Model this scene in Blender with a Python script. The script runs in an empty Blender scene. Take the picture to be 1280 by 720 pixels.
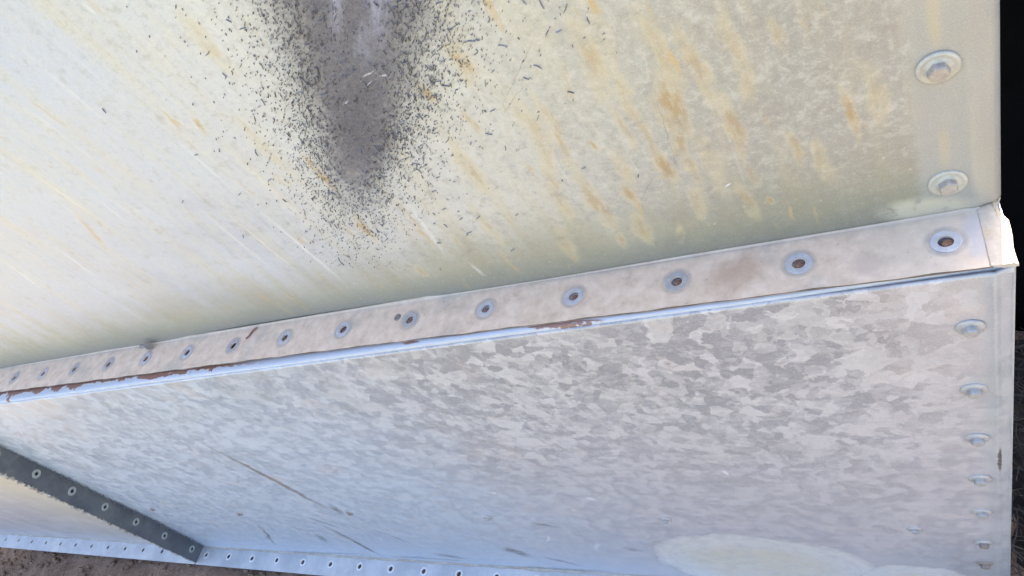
import bpy, bmesh, math, random
import numpy as np
from mathutils import Vector, Matrix

random.seed(7)
rng = np.random.default_rng(11)
scene = bpy.context.scene
C = scene.collection

# ---------------------------------------------------------------- scale and frame
# a = metres along the seam (to the left), d = down below the camera, o = out of the wall,
# all in units of U; world: X right, Y into the wall, Z up, ground at Z = 0
U = 0.45
H = 3.0
def W(a, d, o):
    return Vector((-a * U, -o * U, (H - d) * U))

# ---------------------------------------------------------------- camera
cam_d = bpy.data.cameras.new("camera")
cam = bpy.data.objects.new("camera", cam_d)
C.objects.link(cam)
cam_d.sensor_width = 36.0
cam_d.lens = 843.1 / 1280 * 36.0
cam_d.clip_start = 0.02
cam_d.clip_end = 500
D1 = (-0.85294981, 0.13737987, 0.5035905)
D2 = (0.48263058, 0.57508254, 0.66056626)
N1 = (-0.1988576, 0.80647805, -0.55682027)
xr = Vector((-D1[0], -N1[0], -D2[0]))
yu = Vector((D1[1], N1[1], D2[1]))
zb = Vector((D1[2], N1[2], D2[2]))
cam.matrix_world = Matrix(((xr.x, yu.x, zb.x, 0), (xr.y, yu.y, zb.y, 0), (xr.z, yu.z, zb.z, H * U), (0, 0, 0, 1)))
scene.camera = cam

# ---------------------------------------------------------------- sky, sun, exposure
SUN = Vector((0.105, 0.72, 0.95)).normalized()
world = bpy.data.worlds.new("World")
scene.world = world
world.use_nodes = True
wn = world.node_tree
bg = wn.nodes["Background"]
sky = wn.nodes.new("ShaderNodeTexSky")
sky.sky_type = 'NISHITA'
sky.sun_disc = False
sky.sun_elevation = math.asin(SUN.z)
sky.sun_rotation = math.atan2(SUN.x, SUN.y)
sky.air_density = 1.0
sky.dust_density = 5.0
sky.ozone_density = 1.5
wn.links.new(sky.outputs[0], bg.inputs[0])
bg.inputs[1].default_value = 0.13
sl = bpy.data.lights.new("sun", 'SUN')
sl.energy = 4.0
sl.angle = math.radians(0.53)
sl.color = (1.0, 0.93, 0.83)
so = bpy.data.objects.new("sun", sl)
C.objects.link(so)
so.rotation_euler = SUN.to_track_quat('Z', 'Y').to_euler()
so.location = (2, 2, 5)
scene.render.engine = 'CYCLES'
scene.view_settings.view_transform = 'Standard'
scene.view_settings.look = 'None'
scene.view_settings.gamma = 1.0
scene.view_settings.exposure = 2.45
scene.view_settings.use_curve_mapping = False


# ================================================================ node helper
class NT:
    def __init__(s, name):
        s.m = bpy.data.materials.new(name)
        s.m.use_nodes = True
        s.t = s.m.node_tree
        s.b = s.t.nodes["Principled BSDF"]
        tc = s.t.nodes.new("ShaderNodeTexCoord")
        s.uv = tc.outputs['UV']
        s.obj = tc.outputs['Object']

    def put(s, sock, v):
        if isinstance(v, bpy.types.NodeSocket):
            s.t.links.new(v, sock)
        elif isinstance(v, (tuple, list)) and len(v) == 3 and sock.type == 'RGBA':
            sock.default_value = (*v, 1)
        else:
            sock.default_value = v

    def math(s, op, a, b=0.0, clamp=False):
        n = s.t.nodes.new("ShaderNodeMath"); n.operation = op; n.use_clamp = clamp
        s.put(n.inputs[0], a); s.put(n.inputs[1], b)
        return n.outputs[0]

    def add(s, a, b): return s.math('ADD', a, b)
    def sub(s, a, b): return s.math('SUBTRACT', a, b)
    def mul(s, a, b): return s.math('MULTIPLY', a, b)
    def mx(s, a, b): return s.math('MAXIMUM', a, b)
    def mn(s, a, b): return s.math('MINIMUM', a, b)

    def vmath(s, op, a, b=(0, 0, 0)):
        n = s.t.nodes.new("ShaderNodeVectorMath"); n.operation = op
        s.put(n.inputs[0], a); s.put(n.inputs[1], b)
        return n.outputs['Value'] if op in ('DOT_PRODUCT', 'LENGTH') else n.outputs[0]

    def mapping(s, v, loc=(0, 0, 0), rot=(0, 0, 0), scale=(1, 1, 1), kind='POINT'):
        n = s.t.nodes.new("ShaderNodeMapping"); n.vector_type = kind
        s.put(n.inputs[0], v); n.inputs[1].default_value = loc; n.inputs[2].default_value = rot; n.inputs[3].default_value = scale
        return n.outputs[0]

    def noise(s, v, scale=5, detail=4, rough=0.55, dist=0.0, color=False):
        n = s.t.nodes.new("ShaderNodeTexNoise")
        s.put(n.inputs['Vector'], v)
        n.inputs['Scale'].default_value = scale; n.inputs['Detail'].default_value = detail
        n.inputs['Roughness'].default_value = rough; n.inputs['Distortion'].default_value = dist
        return n.outputs['Color' if color else 'Fac']

    def voronoi(s, v, scale=5, feature='F1', out='Color'):
        n = s.t.nodes.new("ShaderNodeTexVoronoi"); n.feature = feature
        s.put(n.inputs['Vector'], v); n.inputs['Scale'].default_value = scale
        return n.outputs[out]

    def ramp(s, x, lo, hi, a=0.0, b=1.0, smooth=True):
        n = s.t.nodes.new("ShaderNodeMapRange")
        n.interpolation_type = 'SMOOTHSTEP' if smooth else 'LINEAR'
        s.put(n.inputs['Value'], x)
        if lo > hi: lo, hi, a, b = hi, lo, b, a
        n.inputs['From Min'].default_value = lo; n.inputs['From Max'].default_value = hi
        n.inputs['To Min'].default_value = a; n.inputs['To Max'].default_value = b
        return n.outputs[0]

    def mix(s, f, a, b, mode='MIX'):
        n = s.t.nodes.new("ShaderNodeMix"); n.data_type = 'RGBA'; n.blend_type = mode
        s.put(n.inputs[0], f); s.put(n.inputs[6], a); s.put(n.inputs[7], b)
        return n.outputs[2]

    def sep(s, v):
        n = s.t.nodes.new("ShaderNodeSeparateXYZ"); s.put(n.inputs[0], v)
        return n.outputs

    def warp(s, v, scale, amt, detail=3):
        n = s.noise(v, scale, detail, color=True)
        return s.vmath('ADD', v, s.vmath('MULTIPLY', s.vmath('SUBTRACT', n, (0.5, 0.5, 0.5)), (amt, amt, amt)))

    def spot(s, v, c, r, ang=0.0, inner=0.35, outer=1.0):
        """soft elliptical patch: centre c, half sizes r, turned by ang degrees"""
        p = s.mapping(v, (c[0], c[1], 0), (0, 0, math.radians(ang)), (r[0], r[1], 1), 'TEXTURE')
        return s.ramp(s.vmath('LENGTH', p), inner, outer, 1, 0)

    def streak(s, v, c, half, width, ang, sharp=0.0):
        return s.spot(v, c, (half, width), ang, sharp, 1.0)

    def maxall(s, L):
        r = L[0]
        for q in L[1:]: r = s.mx(r, q)
        return r

    def bump(s, h, strength, dist=0.001, prev=None):
        n = s.t.nodes.new("ShaderNodeBump")
        n.inputs['Strength'].default_value = strength; n.inputs['Distance'].default_value = dist
        s.put(n.inputs['Height'], h)
        if prev is not None: s.put(n.inputs['Normal'], prev)
        return n.outputs[0]

    def done(s, col, rough=0.5, metal=0.0, normal=None, spec=0.5):
        s.put(s.b.inputs['Base Color'], col); s.put(s.b.inputs['Roughness'], rough)
        s.put(s.b.inputs['Metallic'], metal)
        s.b.inputs['Specular IOR Level'].default_value = spec
        if normal is not None: s.put(s.b.inputs['Normal'], normal)
        return s.m


# ================================================================ materials
def mat_upper():
    n = NT("weathered_galvanised_sheet")
    uv = n.mapping(n.uv, (0, 0, 0))
    u, v, _ = n.sep(uv)
    uvw = n.warp(uv, 40, 0.012)
    uvs = n.warp(n.warp(uv, 9, 0.05), 70, 0.008)
    # run marks follow the fall of the water: noise stretched along d
    st1 = n.noise(n.mapping(uvw, scale=(16, 1.6, 1)), 1.0, 5, 0.6)
    st2 = n.noise(n.mapping(uv, (3, 7, 0), scale=(55, 2.6, 1)), 1.0, 4, 0.6)
    big = n.noise(uv, 2.6, 4, 0.6)
    blot = n.noise(uv, 28, 6, 0.68)
    fine = n.noise(uv, 380, 2, .7)
    mott = n.noise(n.warp(uv, 30, .03), 62, 6, .72)
    cool = (0.455, 0.475, 0.535)
    cream = (0.525, 0.515, 0.475)
    grey = (0.335, 0.318, 0.282)
    col = n.mix(n.ramp(n.add(u, n.mul(n.sub(big, .5), .7)), 0.55, 1.45), cream, cool)  # bluish sky sheen on the left painted into the colour
    col = n.mix(n.ramp(n.add(u, n.mul(n.sub(big, .5), .25)), 0.72, 0.08), col, grey)
    col = n.mix(n.mul(n.ramp(st1, .46, .68), .4), col, (0.54, 0.48, 0.335))
    col = n.mix(n.mul(n.ramp(st2, .55, .75), .35), col, (0.62, 0.61, 0.58))
    col = n.mix(n.mul(n.ramp(st2, .46, .28), .28), col, (0.36, 0.355, 0.33))
    col = n.mix(n.mul(n.ramp(blot, .5, .68), .42), col, (0.56, 0.54, 0.47))
    col = n.mix(n.mul(n.ramp(blot, .48, .32), .45), col, (0.31, 0.305, 0.29))
    mk = n.ramp(u, 1.5, .7, .35, 1)
    col = n.mix(n.mul(n.mul(n.ramp(mott, .50, .64), .38), mk), col, (0.60, 0.57, 0.50))
    col = n.mix(n.mul(n.mul(n.ramp(mott, .48, .34), .42), mk), col, (0.27, 0.245, 0.21))
    # grime that collects above the seam
    edge = n.add(v, n.add(n.mul(n.sub(st1, .5), .16), n.mul(n.sub(blot, .5), .10)))
    col = n.mix(n.mul(n.ramp(edge, .74, .96), .8), col, (0.265, 0.25, 0.175))
    # warm rusty runs
    warm = [(0.2725, .6461, .085, .017, 89.7, .9), (.3265, .7627, .05, .012, 89, .9), (.0412, .737, .062, .007, 97, .95),
            (.4207, .6725, .02, .006, 100, .8), (.5018, .6246, .125, .018, 86, .5), (.2209, .5849, .1, .014, 97, .55),
            (.1969, .7102, .09, .014, 90, .65), (.1891, .8213, .04, .01, 100, .55), (.4112, .8047, .042, .01, 90, .7),
            (.4608, .9285, .03, .01, 95, .9), (.1229, .7842, .045, .009, 94, .6), (.0054, .7196, .075, .014, 94, .45),
            (.1079, .5675, .035, .009, 91, .45), (.1773, .8914, .012, .006, 96, .9), (.3518, .9325, .035, .009, 82, .6),
            (.3257, .575, .04, .01, 100, .5), (.3578, .656, .065, .009, 84, .5), (1.1232, .3867, .026, .008, 84, .8),
            (.9674, .5694, .06, .011, 84, .95), (.9827, .7401, .055, .012, 82, .8), (1.7497, .5312, .11, .012, 66, .5),
            (.6391, .4826, .03, .013, 94, .9), (.5462, .4536, .06, .013, 89, .8), (.9527, .9077, .03, .012, 94, .6),
            (.9446, .2679, .085, .02, 86, .5), (.60, .56, .04, .008, 90, .6), (.25, .78, .11, .02, 90, .35),
            (.39, .74, .07, .015, 90, .4), (.30, .86, .06, .012, 90, .45), (1.03, .47, .10, .02, 88, .35), (.47, .80, .13, .016, 89, .6), (.36, .52, .10, .018, 92, .55), (.29, .72, .16, .012, 91, .6),
            (.16, .60, .12, .012, 92, .5), (.22, .88, .07, .014, 95, .55), (.53, .76, .11, .014, 86, .55), (.42, .90, .06, .014, 92, .6), (.09, .82, .08, .012, 95, .45),
            (.58, .90, .07, .016, 86, .45), (.66, .66, .09, .016, 88, .5), (.33, .66, .20, .008, 90, .5), (.47, .63, .12, .010, 88, .55), (.71, .80, .09, .014, 86, .45), (.26, .55, .09, .012, 93, .55)]
    brk = n.ramp(n.noise(n.mapping(uv, scale=(80, 22, 1)), 1, 4, .65), .38, .56)
    ms = [n.mul(n.streak(uvs, (a, b), h * 1.25, w * 1.7, g, .0), k) for a, b, h, w, g, k in warm]
    m0 = n.maxall(ms)
    halo_w = n.ramp(m0, .02, .30)
    col = n.mix(n.mul(n.mul(halo_w, n.ramp(blot, .3, .6)), .5), col, (0.53, 0.455, 0.29))
    m = n.ramp(n.mul(m0, n.add(.55, n.mul(brk, .45))), .18, .80)
    col = n.mix(n.mul(m, .82), col, (0.385, 0.27, 0.13))
    col = n.mix(n.mul(n.ramp(n.mul(n.ramp(n.noise(n.mapping(uvw, (1, 4, 0), scale=(34, 6, 1)), 1, 5, .65), .56, .70), n.ramp(st1, .40, .56)), .1, .9), n.ramp(u, 1.9, .9, .25, .75)), col, (0.49, 0.36, 0.175))
    dsp = n.noise(uv, 95, 4, .75)
    col = n.mix(n.mul(n.ramp(dsp, .62, .74), .5), col, (0.25, 0.24, 0.22))
    col = n.mix(n.mul(n.ramp(dsp, .40, .28), .5), col, (0.66, 0.64, 0.58))
    # pale scraped runs
    pale = [(1.2079, .4698, .10, .006, 90, .6), (1.1961, .7404, .19, .0065, 92, .95), (1.5986, .5028, .06, .006, 82, .5),
            (.8477, .7771, .12, .008, 83, .8), (.8127, .928, .035, .008, 100, .8), (1.9545, .6113, .10, .008, 82, .7),
            (1.6758, .4136, .15, .008, 94, .5), (1.3524, .6852, .15, .010, 90, .7), (2.239, .6062, .10, .01, 78, .7),
            (1.0924, .1337, .02, .007, 96, .8), (1.29, .72, .17, .005, 91, .7), (1.12, .63, .12, .02, 90, .35)]
    ms = [n.mul(n.streak(uvw, (a, b), h, w, g, .1), k) for a, b, h, w, g, k in pale]
    col = n.mix(n.mul(n.maxall(ms), .6), col, (0.68, 0.67, 0.63))
    ding = n.streak(uv, (.2397, .832), .009, .003, 25)
    col = n.mix(ding, col, (0.8, 0.8, 0.8))
    # hairline scratches
    sc = [(.47, .50, .10, .0012, 40), (.505, .545, .05, .001, 32), (.372, .80, .06, .001, 50), (.30, .70, .14, .001, 84)]
    col = n.mix(n.mul(n.maxall([n.streak(uvw, (a, b), h, w, g, .3) for a, b, h, w, g in sc]), .5), col, (0.2, 0.19, 0.17))
    # cleaner grey margin by the bolts, ragged border of dried dust
    mg = n.add(u, n.add(n.mul(n.sub(blot, .5), .035), n.mul(n.sub(big, .5), .02)))
    mgr = n.ramp(mg, -.026, -.046)
    margin_col = n.mix(n.ramp(st1, .4, .7), (0.36, 0.352, 0.325), (0.405, 0.39, 0.325))
    col = n.mix(n.mul(mgr, .85), col, margin_col)
    crust = n.spot(uvw, (-.045, .985), (.09, .040), -14, .45)
    col = n.mix(n.mul(crust, n.ramp(blot, .30, .5)), col, (0.58, 0.53, 0.39))
    for (a, b) in ((-.072, .701), (-.072, .928)):
        col = n.mix(n.mul(n.streak(uv, (a, b - .075), .06, .011, 90, .3), .4), col, (0.50, 0.43, 0.25))
        col = n.mix(n.mul(n.spot(uvw, (a, b), (.034, .034), 0, .78), .35), col, (0.30, 0.295, 0.26))
    # black smear: skewed frame, unit about four and a half centimetres
    p0 = np.array((.7935, .49)); ex = np.array((-.1429, .0508)); ey = np.array((.1455, .1704))
    inv = np.linalg.inv(np.array((ex, ey)).T)
    q = n.vmath('SUBTRACT', uv, (p0[0], p0[1], 0))
    lx = n.vmath('DOT_PRODUCT', q, (inv[0][0], inv[0][1], 0))
    ly = n.vmath('DOT_PRODUCT', q, (inv[1][0], inv[1][1], 0))
    rag = n.noise(uv, 30, 6, .75)
    spk = n.noise(uv, 210, 3, .8)
    # axis drifts; half width shrinks downwards
    ax = n.mul(n.ramp(ly, -1.6, .2, 0, 1), .10)
    half = n.ramp(ly, -1.3, .75, .82, .32, False)
    rr = n.math('DIVIDE', n.math('ABSOLUTE', n.sub(lx, n.sub(ax, .12))), half)
    rr = n.add(rr, n.mul(n.sub(rag, .5), 1.1))
    core = n.mul(n.ramp(n.add(rr, n.mul(n.sub(spk, .5), .9)), 1.45, .35), n.ramp(n.add(ly, n.mul(n.sub(rag, .5), .9)), 1.25, .35))
    halo = n.mul(n.ramp(rr, 2.1, .6), n.ramp(n.add(ly, n.mul(n.sub(rag, .5), .6)), 1.7, .1))
    halo = n.mul(halo, n.add(.18, n.mul(n.ramp(spk, .42, .58), .82)))
    fl = n.t.nodes.new("ShaderNodeCombineXYZ"); n.put(fl.inputs[0], lx); n.put(fl.inputs[1], ly)
    lxy = n.warp(fl.outputs[0], 5, .22, 5)
    lavm = n.maxall([n.mul(n.spot(lxy, (-.24, -1.25), (.15, .62), 4, .1), 1.0), n.mul(n.spot(lxy, (.20, -1.15), (.20, .62), -3, .1), 1.0), n.mul(n.spot(lxy, (.05, -.75), (.16, .28), 0, .1), .6)])
    lav = n.mix(n.mul(n.mul(lavm, n.ramp(rag, .3, .6, .35, 1)), n.ramp(n.noise(n.mapping(fl.outputs[0], scale=(16, 2.2, 1)), 1, 5, .65), .34, .6, .25, 1)), (0.076, 0.072, 0.098), (0.30, 0.30, 0.42))
    dk = n.spot(lxy, (-.05, -.02), (.34, .62), 8, .2)
    corec = n.mix(n.mul(dk, .9), lav, (0.055, 0.051, 0.078))
    corec = n.mix(n.mul(n.ramp(n.noise(uv, 120, 4, .7), .42, .7), .3), corec, (0.22, 0.22, 0.24))
    col = n.mix(n.mul(halo, .85), col, (0.13, 0.127, 0.148))
    col = n.mix(n.mul(core, .95), col, corec)
    gouge = [(.708, .414, .022, .0018, 8), (.722, .432, .014, .0016, 18), (.79, .447, .012, .003, 10), (.685, .425, .012, .002, -5)]
    col = n.mix(n.mul(n.maxall([n.streak(uvw, (a, b), h, w, g) for a, b, h, w, g in gouge]), .8), col, (0.58, 0.58, 0.62))
    col = n.mix(n.mul(n.math('ABSOLUTE', n.sub(fine, .5)), .9), col, n.mix(n.ramp(fine, .4, .6), (0.26, 0.25, 0.23), (0.70, 0.68, 0.63)))
    b = n.bump(n.noise(uv, 500, 3, .7), .12, .0006)
    b = n.bump(blot, .12, .0012, b)
    b = n.bump(n.noise(uv, 3.2, 2, .5), .35, .02, b)
    rough = n.ramp(blot, .3, .7, .34, .52)
    return n.done(col, rough, .22, b)


def mat_lower():
    n = NT("spangled_galvanised_sheet")
    uv = n.mapping(n.uv)
    u, v, _ = n.sep(uv)
    w1 = n.warp(n.warp(uv, 16, .035), 60, .018, 4)
    big = n.noise(uv, 2.2, 4, .6)
    cell = n.sep(n.voronoi(n.mapping(w1, scale=(1, 1.0, 1)), 29))[0]
    cell2 = n.sep(n.voronoi(n.mapping(w1, (5, 3, 0)), 66))[1]
    cell3 = n.sep(n.voronoi(n.mapping(w1, (2, 9, 0)), 13))[2]
    sp = n.add(n.add(n.mul(cell, .5), n.mul(cell2, .3)), n.mul(cell3, .2))
    fine = n.noise(uv, 240, 3, .7)
    str_ = n.noise(n.mapping(uv, rot=(0, 0, .25), scale=(4, 45, 1)), 1, 4, .65)
    blot = n.noise(uv, 22, 6, .68)
    amp = n.mul(n.mul(n.ramp(n.add(v, n.mul(n.sub(big, .5), .6)), 2.1, 1.1, .25, 1), n.ramp(u, -.1, .12, .5, 1)), n.ramp(n.add(u, n.mul(n.sub(big, .5), .8)), .6, 1.9, 1, .45))
    base = n.mix(n.ramp(n.add(u, n.mul(n.sub(big, .5), .8)), .5, 2.0), (0.50, 0.482, 0.505), (0.46, 0.54, 0.65))  # blue of the reflected sky painted in towards the left
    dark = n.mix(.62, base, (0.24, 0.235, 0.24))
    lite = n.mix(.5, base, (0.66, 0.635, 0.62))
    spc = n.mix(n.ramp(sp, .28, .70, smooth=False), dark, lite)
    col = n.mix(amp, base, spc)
    # the largest spangle reads darker under the seam
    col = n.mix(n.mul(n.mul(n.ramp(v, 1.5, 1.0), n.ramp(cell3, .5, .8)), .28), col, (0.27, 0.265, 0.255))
    col = n.mix(n.mul(n.ramp(str_, .52, .72), .25), col, (0.60, 0.60, 0.62))
    col = n.mix(n.mul(n.ramp(str_, .46, .3), .22), col, (0.33, 0.33, 0.35))
    col = n.mix(n.mul(n.ramp(blot, .55, .75), .22), col, (0.60, 0.55, 0.52))
    col = n.mix(n.mul(n.ramp(n.noise(uv, 6, 5, .65), .55, .7), .3), col, (0.58, 0.49, 0.44))
    # bluish margin by the bolts, skylit blue of the folded edge painted in
    mg = n.ramp(n.add(u, n.mul(n.sub(blot, .5), .05)), -.07, -.105)
    col = n.mix(n.mul(mg, .7), col, (0.42, 0.44, 0.455))
    col = n.mix(n.mul(n.ramp(n.add(v, n.mul(n.sub(blot, .5), .4)), 2.15, 2.45), n.mul(n.ramp(u, .25, .02), .6)), col, (0.36, 0.39, 0.42))
    for (b, k) in ((1.1645, .3), (1.385, .3), (1.6, .3), (1.822, .3), (2.042, .35), (2.28, .5), (2.47, .6)):
        col = n.mix(n.mul(n.spot(n.warp(uv, 40, .01), (-.076, b - .004), (.032, .045), 0, .6), k), col, (0.33, 0.34, 0.35))
    # pale washed patches near the bottom edge
    uw = n.warp(n.warp(uv, 7, .10, 5), 34, .035, 4)
    for c, r, a in (((.60, 2.62), (.40, .33), 0), ((.10, 2.82), (.20, .30), 0)):
        pm = n.spot(uw, c, r, a, .86, 1.0)
        rim = n.spot(uw, c, (r[0] * 1.14, r[1] * 1.14), a, .6, 1.0)
        col = n.mix(n.mul(rim, .35), col, (0.38, 0.36, 0.39))
        pc = n.mix(n.spot(uw, (c[0], c[1] + .02), (r[0] * .8, r[1] * .8), a, .55, 1.0), (0.67, 0.655, 0.62), (0.67, 0.615, 0.50))
        tp = n.mapping(uw, (c[0], c[1], 0), (0, 0, 0), (r[0], r[1], 1), 'TEXTURE')
        tl = n.vmath('LENGTH', tp)
        col = n.mix(n.mul(pm, n.add(.6, n.mul(n.ramp(blot, .3, .55), .4))), col, pc)
        ring = n.maxall([n.mul(n.ramp(n.math('ABSOLUTE', n.sub(tl, q)), .022, .004), k) for q, k in ((.97, .5), (.80, .22), (.60, .14))])
        col = n.mix(n.mul(ring, n.ramp(blot, .38, .6)), col, (0.33, 0.32, 0.31))
    # scuffs and scratches
    uwx = n.warp(uv, 12, .05, 4)
    brk = n.ramp(n.noise(n.mapping(uv, scale=(30, 30, 1)), 1, 4, .7), .34, .55)
    sc = [(2.305, 1.80, .40, .02, 90, .75), (2.26, 2.12, .10, .03, 75, .6), (2.55, 2.60, .30, .022, 88, .8), (2.50, 2.30, .12, .014, 118, .55),
          (3.17, 2.56, .29, .016, 56, .7), (2.20, 2.47, .16, .012, 115, .55), (1.30, 2.25, .07, .012, 150, .5),
          (2.75, 2.55, .10, .03, 70, .55), (1.62, 2.60, .10, .05, 120, .65), (1.45, 2.72, .12, .02, 140, .5), (2.05, 2.72, .13, .035, 165, .5),
          (1.05, 2.52, .05, .03, 160, .4), (2.25, 2.80, .35, .022, 3, .5), (1.55, 2.84, .35, .025, 2, .55), (3.0, 2.83, .5, .02, 3, .5)]
    ms = [n.mul(n.streak(uwx, (a, b), h, w, g, .3), min(1, k * 1.25)) for a, b, h, w, g, k in sc]
    col = n.mix(n.mul(n.maxall(ms), n.add(.35, n.mul(brk, .65))), col, (0.13, 0.135, 0.135))
    col = n.mix(n.mul(n.streak(uwx, (2.31, 1.74), .52, .02, 90, .1), .55), col, (0.30, 0.245, 0.205))
    lt = [(1.37, 2.42, .07, .008, 62, .8), (1.19, 2.50, .07, .014, 60, .7), (.99, 1.99, .02, .025, 0, .7), (1.10, 2.10, .012, .012, 0, .9), (.5, 1.78, .012, .02, 0, .8), (1.33, 1.92, .01, .01, 0, .9)]
    col = n.mix(n.maxall([n.mul(n.streak(uwx, (a, b), h, w, g, .2), k) for a, b, h, w, g, k in lt]), col, (0.72, 0.73, 0.76))
    # tan dust line in the bottom fold, rubbed-through spot on the right edge
    col = n.mix(n.mul(n.ramp(n.add(v, n.mul(n.sub(blot, .5), .05)), 2.84, 2.862), .75), col, (0.40, 0.335, 0.26))
    rub = n.streak(n.warp(uv, 60, .007), (-.116, 1.72), .075, .0045, 90, .55)
    col = n.mix(n.mul(rub, .9), col, (0.055, 0.05, 0.045))
    col = n.mix(n.mul(n.ramp(fine, .35, .75), .26), col, n.mix(n.ramp(fine, .4, .7), (0.28, 0.28, 0.28), (0.78, 0.76, 0.74)))
    b = n.bump(n.noise(uv, 420, 3, .7), .10, .0005)
    b = n.bump(sp, .06, .0008, b)
    b = n.bump(n.noise(uv, 2.8, 2, .5), .35, .02, b)
    return n.done(col, n.ramp(sp, .3, .7, .32, .50), .24, b)


def mat_flange():
    n = NT("dusty_peach_flange")
    uv = n.mapping(n.uv)
    u, v, _ = n.sep(uv)
    blot = n.noise(uv, 30, 6, .68)
    big = n.noise(uv, 6, 4, .6)
    fine = n.noise(uv, 280, 3, .7)
    col = n.mix(n.ramp(blot, .35, .68), (0.70, 0.51, 0.36), (0.80, 0.61, 0.45))
    col = n.mix(n.mul(n.ramp(big, .5, .7), .5), col, (0.42, 0.385, 0.31))
    col = n.mix(n.mul(n.ramp(blot, .52, .68), .45), col, (0.84, 0.665, 0.50))
    col = n.mix(n.mul(n.ramp(blot, .46, .30), .4), col, (0.46, 0.34, 0.255))
    uw = n.warp(uv, 20, .05)
    col = n.mix(n.mul(n.spot(uw, (.27, -.79), (.075, .05), 20, .2), .55), col, (0.42, 0.24, 0.15))
    col = n.mix(n.mul(n.spot(uw, (.05, -.775), (.05, .03), 0, .2), .45), col, (0.50, 0.36, 0.28))
    col = n.mix(n.mul(n.ramp(n.add(u, n.mul(n.sub(blot, .5), .12)), .12, -.05), .5), col, (0.56, 0.49, 0.39))
    col = n.mix(n.mul(n.spot(n.warp(uv, 30, .03), (-.105, -.80), (.028, .06), 0, .5), .6), col, (0.40, 0.40, 0.42))
    col = n.mix(n.mul(n.ramp(n.add(v, n.mul(n.sub(blot, .5), .02)), -.835, -.85), .4), col, (0.52, 0.45, 0.36))
    # faint outline of a missing washer round every hole
    k = n.math('FRACT', n.add(n.math('DIVIDE', n.add(u, .0582), .2198), .5))
    du = n.mul(n.sub(k, .5), .2198)
    dv = n.sub(v, -.795)
    rr = n.math('SQRT', n.add(n.mul(du, du), n.mul(dv, dv)))
    halo = n.mul(n.ramp(rr, .034, .026), n.ramp(rr, .018, .024))
    col = n.mix(n.mul(halo, n.add(.15, n.mul(n.ramp(blot, .35, .6), .5))), col, (0.30, 0.27, 0.25))
    col = n.mix(n.mul(n.ramp(n.noise(uv, 110, 3, .6), .66, .74), .5), col, (0.22, 0.17, 0.14))
    col = n.mix(n.mul(n.ramp(fine, .35, .75), .14), col, n.mix(n.ramp(fine, .4, .7), (0.25, 0.22, 0.2), (0.75, 0.70, 0.64)))
    b = n.bump(n.noise(uv, 400, 3, .7), .14, .0006)
    b = n.bump(blot, .15, .0012, b)
    return n.done(col, .75, 0, b, .35)


def mat_lip():
    n = NT("blue_grey_zinc_with_rust_chips")
    uv = n.mapping(n.uv)
    u, v, _ = n.sep(uv)
    blot = n.noise(uv, 26, 5, .7)
    rag = n.noise(n.mapping(uv, scale=(9, .5, 1)), 1, 4, .6)
    rag2 = n.noise(n.mapping(uv, (4, 2, 0), scale=(60, 3, 1)), 1, 3, .7)
    col = n.mix(n.ramp(blot, .4, .65), (0.44, 0.46, 0.50), (0.55, 0.57, 0.60))
    # v runs from the gap (0) to the bend (1): chips hang down from the gap
    zone = n.mul(n.ramp(u, 1.45, 1.75), n.ramp(u, 3.30, 3.1))
    zone2 = n.mx(n.spot(uv, (.63, .25), (.11, .6), 0, .75), n.spot(uv, (1.02, .2), (.03, .5), 0, .6))
    thr = n.sub(n.add(n.mul(n.sub(rag, .5), 3.6), n.add(.36, n.mul(n.sub(rag2, .5), 1.1))), v)
    chip = n.mul(n.mx(zone, n.mul(zone2, .9)), n.ramp(thr, -.05, .03))
    col = n.mix(n.mul(n.ramp(thr, -.25, -.02), n.mul(zone, .6)), col, (0.68, 0.65, 0.62))
    rust = n.mix(n.noise(uv, 90, 4, .7), (0.13, 0.05, 0.03), (0.33, 0.16, 0.095))
    col = n.mix(chip, col, rust)
    b = n.bump(chip, .3, -.0006)
    return n.done(col, .5, n.mul(n.sub(1, chip), .25), b)


def mat_plain(name, c1, c2, rough=.5, metal=.3, scale=30, bump=.1, sub=None, subamt=.4, spk=None):
    n = NT(name)
    f = n.noise(n.obj, scale, 6, .68)
    g = n.noise(n.obj, scale * 7, 3, .7)
    col = n.mix(n.ramp(f, .35, .68), c1, c2)
    if sub: col = n.mix(n.mul(n.ramp(n.noise(n.obj, scale * .4, 5, .7), .5, .68), subamt), col, sub)
    if spk is None: spk = .15 if max(c2) > .3 else 0
    if spk: col = n.mix(n.mul(n.ramp(g, .4, .75), spk), col, (0.7, 0.68, 0.65))
    return n.done(col, rough, metal, n.bump(g, bump, .0006))


def mat_soil():
    n = NT("brown_soil")
    p = n.obj
    f = n.noise(p, 9, 8, .7)
    g = n.noise(p, 60, 6, .75)
    h = n.noise(p, 300, 3, .7)
    col = n.mix(n.ramp(f, .35, .68), (0.20, 0.135, 0.095), (0.32, 0.225, 0.165))
    col = n.mix(n.mul(n.ramp(g, .5, .72), .6), col, (0.42, 0.31, 0.235))
    col = n.mix(n.mul(n.ramp(g, .46, .3), .7), col, (0.045, 0.03, 0.024))
    col = n.mix(n.mul(n.ramp(h, .5, .8), .35), col, (0.30, 0.235, 0.19))
    _, y, _ = n.sep(p)
    far = n.ramp(n.add(y, n.mul(n.sub(f, .5), .8)), -.9, -1.5)
    bounce_ground = n.mix(n.ramp(g, .3, .7), (0.19, 0.19, 0.115), (0.35, 0.335, 0.235))  # unseen outer ground, tone made up for its bounce onto the tank
    col = n.mix(far, col, bounce_ground)
    b = n.bump(h, .5, .003); b = n.bump(g, .8, .012, b)
    return n.done(col, .95, 0, b, .2)


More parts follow.
